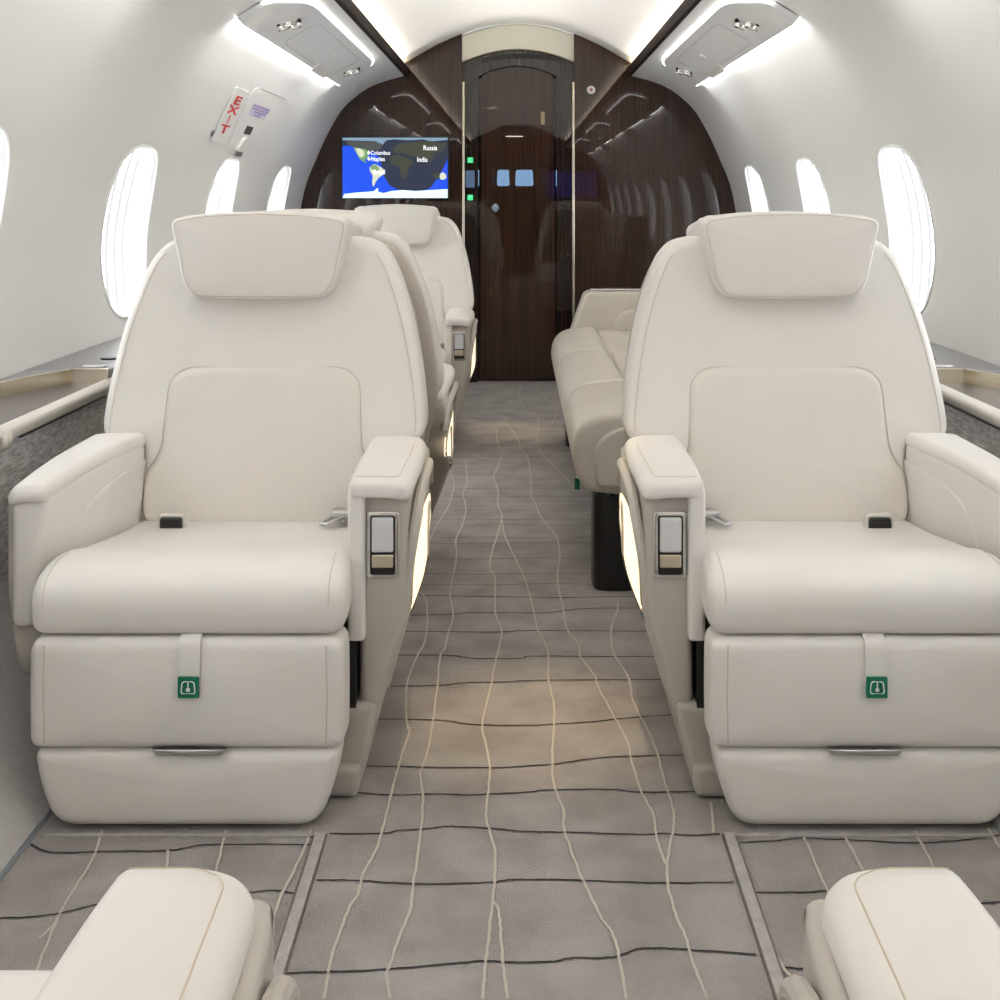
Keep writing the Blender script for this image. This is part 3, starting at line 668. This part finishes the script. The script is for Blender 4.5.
# ------------------------------------------------------------------ armchairs
VF = lambda z: .45 + .235 * (z - .34)            # depth of the reclined back's face
def make_chair(mir, name_label):
    e = empty('armchair'); S = -1 if mir else 1
    base = lambda p: (S * p[0], p[1] - .40, p[2])
    def B(f=None): return MB((lambda p: base(f(p))) if f else base)
    lean = lambda p: (p[0] * 1.03 + .009, p[1] + VF(p[2]), p[2])
    L, SM = M['leather'], M['seam']
    # base
    b_ = B(); b_.box(-.232, .232, .12, .60, .135, .282); b_.build('seat_frame', M['black'], e)
    for sg in (1, -1):
        out = rpoly([(sg * .12, 0.003), (sg * .232, 0.003), (sg * .244, .03), (sg * .262, .125), (sg * .262, .142), (sg * .12, .142)], [.012, .012, .012, .014, .012, .012])
        g = B(); g.prism(out, .118, .62, 'y', r=.012); g.prism(rpoly([(sg * .13, .003), (sg * .236, .003), (sg * .240, .05), (sg * .14, .055)], .01), .100, .20, 'y', r=.010)
        g.build('pedestal', M['taupe'], e)
    # footrest
    cx_ = .0085 if mir else .003; SH = -.0055
    up = rpoly([(SH - .2335, .122), (SH + .2335, .122), (SH + .2345, .20), (SH + .2335, .2865), (SH - .2335, .2865), (SH - .2345, .20)], [.018, .018, .1, .026, .026, .1], 8)
    up_old = catmull([(-.222, .129), (0, .129), (.222, .129), (.236, .138), (.2385, .20), (.238, .262), (.228, .286), (.20, .2925), (0, .294), (-.20, .2925), (-.228, .286), (-.238, .262), (-.2385, .20), (-.236, .138)], 4, True)
    g = B(); g.prism(up, 0.0, .085, 'y', r=.017, dome=(.004, 0)); fr = g.build('footrest', L, e)
    lo = rpoly([(SH - .228, .120), (SH - .220, .07), (SH - .196, .006), (SH + .196, .006), (SH + .220, .07), (SH + .228, .120)], [.018, .05, .05, .05, .05, .018], 8)
    g = B(); g.prism(lo, .002, .085, 'y', r=.017, dome=(.003, 0)); g.build('lower_footrest', L, e)
    for sg in (-1, 1):
        g = B(); g.tube([(SH + sg * .2085, -.0002, .132), (SH + sg * .210, -.0006, .20), (SH + sg * .2085, -.0002, .278)], .0008, 6); g.build('piping', SM, fr)
    g = B(); g.prism(rpoly([(-.055, .1245), (.055, .1245), (.048, .1165), (-.048, .1165)], .002), -.004, .01, 'y', r=.002); g.build('footrest_handle', M['steel'], e)
    # strap and green tag
    c = -.013 if mir else .003
    st = B(); pth = [(.03, .2925), (.012, .291), (-.0025, .280), (-.0062, .25), (-.0065, .226)]
    vs = []; k = 0
    for (v, z) in catmull(pth, 4):
        vs += [(c - .0165, v - .001, z), (c + .0145, v - .001, z), (c + .0145, v + .0025, z), (c - .0165, v + .0025, z)]; k += 1
    st.add(vs, [(4 * i + j, 4 * i + (j + 1) % 4, 4 * i + 4 + (j + 1) % 4, 4 * i + 4 + j) for i in range(k - 1) for j in range(4)] + [(0, 1, 2, 3), (4 * k - 4, 4 * k - 3, 4 * k - 2, 4 * k - 1)])
    so = st.build('pull_strap', L, e)
    tg = B(); tg.prism(rrect(c - .0165, c + .0145, .2045, .2355, .0015), -.0125, -.0085, 'y', r=.0008); to = tg.build('strap_tag', M['green'], so); to['label'] = 'green tag with white pictogram'
    ic = B(); cx, cz = c - .001, .2200
    ic.tube([(x, -.0130, z) for x, z in rpoly([(cx - .0105, cz - .0085), (cx + .0105, cz - .0085), (cx + .0085, cz + .009), (cx - .0085, cz + .009)], .004)], .0009, 5, closed=True)
    ic.tube([(cx, -.013, cz + .0085), (cx, -.013, cz - .001)], .0010, 5)
    ic.cyl((cx, -.0137, cz - .0030), .0030, .001, 'y', n=12)
    ic.build('pictogram', M['white'], to)
    # seat cushion
    def cu(p):
        u, v, z = p; k = lerp(1.0, .90, (v - .05) / .4); f = 1 - .55 * min(1, abs(u) / .235) ** 6 * 0
        return (u * k + SH, v, z)
    prof = catmull([(.030, .2885), (.008, .295), (.001, .318), (.001, .342), (.010, .363), (.032, .378), (.065, .386), (.105, .387), (.145, .381), (.175, .374), (.24, .366), (.36, .352), (.50, .342), (.52, .32), (.50, .285), (.30, .284), (.10, .287)], 4, True)
    g = B(cu); g.prism(prof, -.235, .235, 'x', r=.024, seg=6, dome=(.002, .002)); cs = g.build('seat_cushion', L, e)
    for sg in (-1, 1):
        g = B(cu); g.tube([(sg * .2115, v - .0, z + .0004) for v, z in catmull([(.003, .308), (.001, .342), (.010, .363), (.032, .378), (.065, .386), (.105, .3873)], 5)], .0006, 5); g.build('piping', SM, cs)
    # aisle side: console, hoop, lit pocket, pad
    def tumble(p):
        u, v, z = p
        if u > .27:
            bow = .018 * math.sin(math.pi * lerp(0, 1, (v - .08) / .62)) ** .8 if .08 < v < .70 else 0
            u = u + bow * lerp(.2, 1, (z - .10) / .2) - .048 * lerp(1, 0, (z - .09) / .19)
        return (u, v, z)
    con = rpoly([(.130, .470), (.130, .14), (.137, .088), (.20, .122), (.31, .185), (.44, .285), (.54, .385), (.575, .465)], [.004, .05, .010, .03, .08, .08, .05, .03], 6)
    g = B(tumble); g.prism(con, .236, .304, 'x', r=.012); co = g.build('side_console', M['taupe'], e)
    g = B(tumble); hp = catmull([(.148, .16), (.146, .28), (.150, .38), (.175, .435), (.24, .458), (.34, .462), (.46, .452), (.535, .425), (.555, .395)], 5)
    g.tube([(.300 + .016 * lerp(0, 1, (z - .32) / .11) * lerp(1, .2, (v - .15) / .35), v, z) for v, z in hp], .009, 10); g.build('hoop_moulding', M['taupe'], co)
    pk = catmull([(.53, .372), (.46, .397), (.36, .408), (.26, .402), (.205, .36), (.170, .285), (.20, .262), (.28, .268), (.40, .294), (.46, .318), (.54, .335)], 4, True)
    g = B(tumble); g.prism(pk, .300, .3055, 'x', r=.002); po = g.build('lit_pocket', M['lit'], co); po['label'] = 'glowing side pocket'
    g = B(tumble); g.tube([(.305, v, z) for v, z in pk], .0022, 6, closed=True); g.build('pocket_rim', M['gold'], po)
    g = B(tumble); g.prism(rpoly([(.40, .292), (.43, .305), (.42, .345), (.45, .385), (.41, .385), (.40, .34)], .01), .302, .3085, 'x', r=.001); g.build('pocket_divider', M['taupe'], po)
    g = B(tumble); g.prism(rpoly([(.175, .262), (.30, .262), (.42, .292), (.42, .287), (.30, .250), (.172, .250)], .002), .303, .3075, 'x', r=.001); g.build('pocket_slot', M['black'], po)
    # control unit on the console front
    cu_ = B(); fx0, fx1 = .247, .299
    cu_.prism(rrect(fx0, fx1, .338, .444, .008), .1265, .134, 'y', r=.002); cf = cu_.build('control_unit', M['chrome'], co)
    k = B(); k.prism(rrect(fx0 + .006, fx1 - .006, .344, .438, .005), .1255, .129, 'y', r=.001); k.build('control_well', M['black'], cf)
    k = B(); k.prism(rrect(fx0 + .009, fx1 - .009, .381, .436, .004), .119, .128, 'y', r=.003); k.build('control_lid', M['lid'], cf)
    k = B(); k.prism(rrect(fx0 + .009, fx1 - .009, .356, .377, .003), .1215, .128, 'y', r=.002); k.build('release_latch', M['gold'], cf)
    # padded inner face and pad of the aisle arm
    def flo(p): return p
    g = B(); g.prism(rpoly([(.112, .243), (.112, .482), (.14, .490), (.50, .462), (.52, .30), (.50, .243)], [.006, .012, .01, .02, .02, .01]), .219, .246, 'x', r=.007); arm = g.build('armrest', L, e)
    def padm(p):
        u, v, z = p
        dz = -.012 * lerp(1, 0, (v - .10) / .16) ** 2 - .030 * lerp(0, 1, (v - .40) / .13) ** 2
        edge = (u - .268) / .047
        return (u + (.006 * math.sin(math.pi * lerp(0, 1, (v - .1) / .45)) if u > .29 else 0), v, z + dz * (1 if z > .48 else .75) - .010 * max(0, edge) ** 2)
    g = B(padm); g.prism(rpoly([(.221, .106), (.317, .106), (.318, .30), (.312, .53), (.221, .53)], [.016, .036, .05, .03, .02], 8), .477, .508, 'z', r=.013, seg=6, dome=(0, .001)); g.build('arm_pad', L, arm)
    g = B(padm); g.tube([(u, v, .5099) for u, v in rpoly([(.232, .121), (.297, .121), (.299, .30), (.295, .50), (.295, .505)], [.002, .026, .05, .004, .001], 8)][:-4], .0006, 5)
    g.build('stitching', M['thread'], arm)
    # window side arm
    def flare(p):
        u, v, z = p
        if u > -.26:
            u = lerp(-.252, -.209, (v - .13) / .33) - .026 * lerp(1, 0, (z - .27) / .18) * lerp(1, 0, (v - .13) / .35) + (u + .215)
        return (u, v, z)
    g = B(flare); g.prism(rpoly([(.118, .262), (.118, .474), (.17, .484), (.30, .490), (.46, .490), (.492, .484), (.50, .26)], [.016, .02, .06, .1, .03, .016, .016]), -.312, -.215, 'x', r=.014, seg=5, ); wa = g.build('armrest', L, e)
    g = B(flare); ins = rpoly([(.495, .452), (.36, .450), (.25, .425), (.215, .35), (.215, .27), (.495, .27)], [.004, .08, .07, .05, .01, .004])
    g.prism(ins, -.2195, -.2125, 'x', r=.003); g.build('arm_inset', L, wa)
    def padw(p):
        u, v, z = p
        return (u, v, z - .014 * lerp(1, 0, (v - .10) / .22) ** 1.6 - .014 * max(0, (-.28 - u) / .04) ** 2)
    g = B(padw); g.prism(rpoly([(-.320, .104), (-.251, .104), (-.2285, .30), (-.2045, .49), (-.316, .49)], [.034, .016, .05, .02, .02], 8), .474, .503, 'z', r=.014, seg=6); g.build('arm_pad', L, wa)
    def tumw(p):
        u, v, z = p
        if u < -.29: u += .03 * lerp(1, 0, (z - .09) / .22)
        return (u, v, z)
    sh = rpoly([(.135, .470), (.135, .20), (.16, .165), (.24, .165), (.34, .20), (.46, .285), (.54, .385), (.56, .465)], [.004, .06, .04, .04, .08, .08, .05, .02], 6)
    g = B(tumw); g.prism(sh, -.326, -.268, 'x', r=.012); g.build('outer_shell', M['taupe'], e)
    # backrest
    half = catmull([(0, .328), (.14, .328), (.19, .330), (.208, .345), (.212, .40), (.214, .452), (.226, .474), (.262, .479), (.286, .490), (.295, .515), (.290, .575), (.278, .65), (.262, .72), (.238, .795), (.214, .838), (.180, .860), (.10, .868), (0, .870)], 4)
    wings = sym([p for p in half if p[0] > 1e-4])
    g = B(lean); g.prism(wings, .0, .105, 'y', r=.022, seg=5, dome=(.004, 0)); bk = g.build('backrest', L, e)
    for sg in (-1, 1):
        g = B(lean); tp = [(sg * (u - .017), -.0004, z - .004) for u, z in half if z > .50 and z < .845]
        g.tube(tp, .0007, 5); g.build('piping', SM, bk)
    lh = catmull([(0, .338), (.15, .338), (.192, .342), (.207, .358), (.209, .40), (.204, .432), (.190, .455), (.181, .48), (.177, .53), (.174, .58), (.166, .600), (.144, .616), (.10, .621), (0, .623)], 4)
    lum = sym([p for p in lh if p[0] > 1e-4])
    g = B(lean); g.prism(lum, -.010, .03, 'y', r=.014, seg=4, dome=(.008, 0)); lu = g.build('lumbar_panel', M['perf'], e)
    g = B(lean); g.tube([(u * 1.006, -.0022, z + (.0015 if z > .5 else -.001)) for u, z in lum], .0012, 6, closed=True); g.build('piping', SM, lu)
    shh = catmull([(0, .10), (.16, .10), (.20, .12), (.225, .25), (.27, .42), (.285, .52), (.272, .64), (.255, .72), (.230, .79), (.20, .83), (.15, .845), (0, .85)], 4)
    g = B(lambda p: (p[0] * 1.03 + .012, p[1] + max(.47, VF(p[2])), p[2])); g.prism(sym([p for p in shh if p[0] > 1e-4]), .095, .205, 'y', r=.05, seg=6); g.build('back_shell', M['taupe2'], e)
    # headrest with its hood over the back
    hh = catmull([(0, .749), (.10, .7505), (.126, .757), (.143, .778), (.153, .82), (.162, .865), (.1665, .884), (.164, .896), (.150, .903), (.09, .911), (0, .915)], 5)
    g = B(); g.prism(sym([p for p in hh if p[0] > 1e-4]), .497, .60, 'y', r=.014, seg=5, dome=(.006, 0)); hd = g.build('headrest', L, e)
    g = B(lambda p: (p[0], p[1], p[2] - .02 * lerp(0, 1, (p[1] - .55) / .2))); g.prism(rpoly([(-.148, .845), (.148, .845), (.166, .885), (.158, .906), (0, .9145), (-.158, .906), (-.166, .885)], [.03, .03, .02, .02, .2, .02, .02], 6), .53, .775, 'y', r=.022, seg=6); g.build('headrest_hood', L, hd)
    g = B(); g.tube([(u * .957, .4968, .833 + (z - .833) * .935) for u, z in sym([p for p in hh if p[0] > 1e-4])], .0007, 5, closed=True); g.build('piping', SM, hd)
    # belt ends
    k = B(); k.prism(rrect(-.158, -.108, .345, .375, .010), .386, .403, 'y', r=.004); bu = k.build('belt_buckle', M['rail'], e)
    k = B(); k.prism(rrect(-.153, -.113, .345, .369, .006), .380, .389, 'y', r=.003); k.build('buckle_cover', M['black'], bu)
    k = B()
    k.prism(rrect(.150, .185, .362, .376, .005), .40, .43, 'y', r=.004); to_ = k.build('belt_tongue', M['steel'], e)
    k = B(); k.tube([(.175, .44, .366), (.150, .40, .365), (.136, .375, .361)], .0035, 8); k.tube([(.185, .42, .366), (.165, .39, .365), (.147, .370, .360), (.136, .375, .361)], .0035, 8); k.build('tongue_loop', M['steel'], to_)
    k = B(); k.box(.175, .205, .39, .44, .358, .366); k.build('belt_webbing', mat('grey_webbing', (.3, .28, .27), .8), to_)
    return e
CL, CR = -.487, .514
G = make_chair(False, ''); Mi = make_chair(True, '')
GRP = 'cream leather cabin armchairs'
def place(o, x, yf, away, label):
    # yf: depth of the footrest's front face
    o.rotation_euler = (0, 0, math.pi if away else 0)
    o.location = (x, yf - .40 if away else yf + .40, 0); tag(o, label, 'armchair', GRP)
place(G, CL, 1.85, False, 'cream leather armchair facing the camera on the left of the aisle, in full view')
place(Mi, CR, 1.85, False, 'cream leather armchair facing the camera on the right of the aisle')
o = copy_tree(G); place(o, CL - .004, 4.50, False, 'farthest cream armchair, under the screen, facing the camera by the bulkhead')
o = copy_tree(Mi); place(o, CL + .0, 3.47, True, 'cream armchair back to back behind the front left armchair, facing the bulkhead')
o = copy_tree(Mi); place(o, CL, .94, True, 'nearest armchair on the left, only its arm pad and seat edge in the frame'); near1 = o
o = copy_tree(G); place(o, CR, .94, True, 'nearest armchair on the right, only its stitched arm pad in the frame'); near2 = o

for o, sg in ((near1, -1), (near2, 1)):     # their side consoles stand a little prouder
    for ch in o.children:
        if ch.name.startswith('side_console'): ch.location = (sg * .014, -.03, 0)

# ------------------------------------------------------------------ side facing sofa behind the right armchair
so = empty('sofa', (.5, 4.0, 0)); tag(so, 'side facing cream leather sofa along the right wall behind the right armchair', 'sofa')
sb = lambda p: (p[0] - .5, p[1] - 4.0, p[2])
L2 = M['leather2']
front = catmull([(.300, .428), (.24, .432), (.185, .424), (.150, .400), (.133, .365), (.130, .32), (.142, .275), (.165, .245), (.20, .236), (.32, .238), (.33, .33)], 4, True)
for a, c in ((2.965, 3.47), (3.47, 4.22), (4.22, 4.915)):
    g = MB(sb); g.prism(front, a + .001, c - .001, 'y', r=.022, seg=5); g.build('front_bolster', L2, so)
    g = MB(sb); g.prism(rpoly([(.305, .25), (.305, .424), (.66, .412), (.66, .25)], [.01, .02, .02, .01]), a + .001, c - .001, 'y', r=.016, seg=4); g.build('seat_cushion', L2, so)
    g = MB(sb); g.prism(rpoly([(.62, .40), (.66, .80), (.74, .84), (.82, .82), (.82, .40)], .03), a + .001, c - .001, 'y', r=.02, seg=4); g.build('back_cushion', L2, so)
g = MB(sb); g.prism(rpoly([(.185, .255), (.180, .36), (.24, .40), (.60, .39), (.60, .25)], [.02, .06, .06, .02, .01]), 2.955, 2.972, 'y', r=.008); g.build('end_panel', L2, so)
arm = rpoly([(.205, .40), (.262, .560), (.285, .572), (.875, .572), (.875, .25), (.20, .25)], [.02, .03, .02, .02, .02, .02])
g = MB(sb); g.prism(arm, 4.915, 5.06, 'y', r=.014, seg=4); ao = g.build('arm_panel', L2, so)
g = MB(sb); g.prism(rpoly([(.375, .40), (.385, .47), (.43, .505), (.52, .515), (.875, .518), (.875, .40)], [.01, .05, .05, .05, .01, .01]), 4.892, 4.92, 'y', r=.010); g.build('arm_inset', L2, ao)
g = MB(sb); g.prism(rrect(.285, .875, .572, .582, .003), 4.925, 5.05, 'y', r=.003); g.build('arm_trim', M['chrome'], ao)
g = MB(sb); g.box(.36, .66, 3.05, 4.95, .004, .25); g.build('base', M['sofa_base_dark'], so)  # near-black box set back under the seat
g = MB(sb); g.prism(rpoly([(.180, 2.985), (.40, 2.985), (.40, 3.12), (.180, 3.12)], .035), .001, .232, 'z', r=.006); g.build('leg', M['black'], so)
g = MB(sb); g.prism(rpoly([(.180, 4.70), (.40, 4.70), (.40, 4.84), (.180, 4.84)], .035), .001, .232, 'z', r=.006); g.build('leg', M['black'], so)
for (x, y, z) in ((.150, 3.11, .262), (.158, 4.05, .275)):
    g = MB(sb); g.tube([(x + .03, y, z + .02), (x + .006, y - .004, z), (x - .002, y - .008, z - .018)], .006, 8); p_ = g.build('pull_strap', M['leather'], so)
    g = MB(sb); g.box(x - .009, x + .003, y - .012, y - .004, z - .045, z - .016); g.build('strap_tag', M['green'], p_)
g = MB(sb)
for i in range(4): g.tube([(.215 + .018 * i, 2.985, .232), (.22 + .018 * i, 2.978, .245), (.21 + .018 * i, 2.99, .256)], .003, 6)
g.build('belt_hardware', M['chrome'], so)

# ------------------------------------------------------------------ behind the camera (seen in the glossy bulkhead)
def back_wall():
    poly = [(x, z) for x, z in left[:-2]]
    P = [(x, z) for x, z in left if x < -.33] ; P = [p for p in P] + [(-.33, ztop(-.33)), (-.33, 0)]
    tag(wall_piece(P, YB - .06, YB, M['wood'], 'wall_rear_left'), kind='structure')
    tag(wall_piece([(-x, z) for x, z in P], YB - .06, YB, M['wood'], 'wall_rear_right'), kind='structure')
    q = MB(); q.box(-.34, -.33, -5.0, YB, 0, 1.80); q.box(.33, .34, -5.0, YB, 0, 1.80); q.box(-.34, .34, -5.0, YB, 1.79, 1.82); q.box(-.34, .34, -5.02, -5.0, 0, 1.8)
    tag(q.build('wall_vestibule', M['valance']), kind='structure')
back_wall()
for i, (x, hw) in enumerate(((-.21, .09), (.09, .13))):
    q = MB(); q.prism(rpoly([(x - hw, 1.11), (x + hw, 1.11), (x + hw * .92, 1.34), (x - hw * .92, 1.34)], .03), -4.99, -4.97, 'y', r=.004); tag(q.build('window_%d' % (17 + i), M['sky']), kind='structure')
for j, (x, y) in enumerate([(-.05, -4.3), (-.27, 1.2), (.03, 2.25), (-.03, 5.05)]):
    zz = 1.786 if j == 0 else ztop(x) - .004
    q = MB(); q.prism(rrect(x - (.12 if j == 0 else .07), x + (.12 if j == 0 else .07), y - .03, y + .03, .03), zz - .008, zz + .002, 'z', r=.003)
    tag(q.build('ceiling_light', M['lamp'] if j < 1 else mat('lens_off', (.9, .85, .75), .4, emit=(1, .85, .6), es=2.5 if j == 1 else .35)), ['oval ceiling light far behind the camera', 'oval ceiling light over the nearest seats', 'oval ceiling light above the aisle between the front armchairs', 'oval ceiling light above the aisle near the bulkhead'][j], 'ceiling light', 'ceiling lights')
sc2 = empty('wall_screen', (.65, YB, .95)); tag(sc2, 'flat screen on the wall behind the camera, mirrored in the glossy bulkhead', 'screen')
q = MB(); q.box(-.31, .31, .0, .03, -.01, .32); q.build('bezel', M['black'], sc2)
q = MB(); q.add([(-.30, .0305, 0), (.30, .0305, 0), (.30, .0305, .31), (-.30, .0305, .31)], [(0, 1, 2, 3)]); q.build('display_image', emi('rear_screen', (.03, .03, .30), 1.0), sc2)
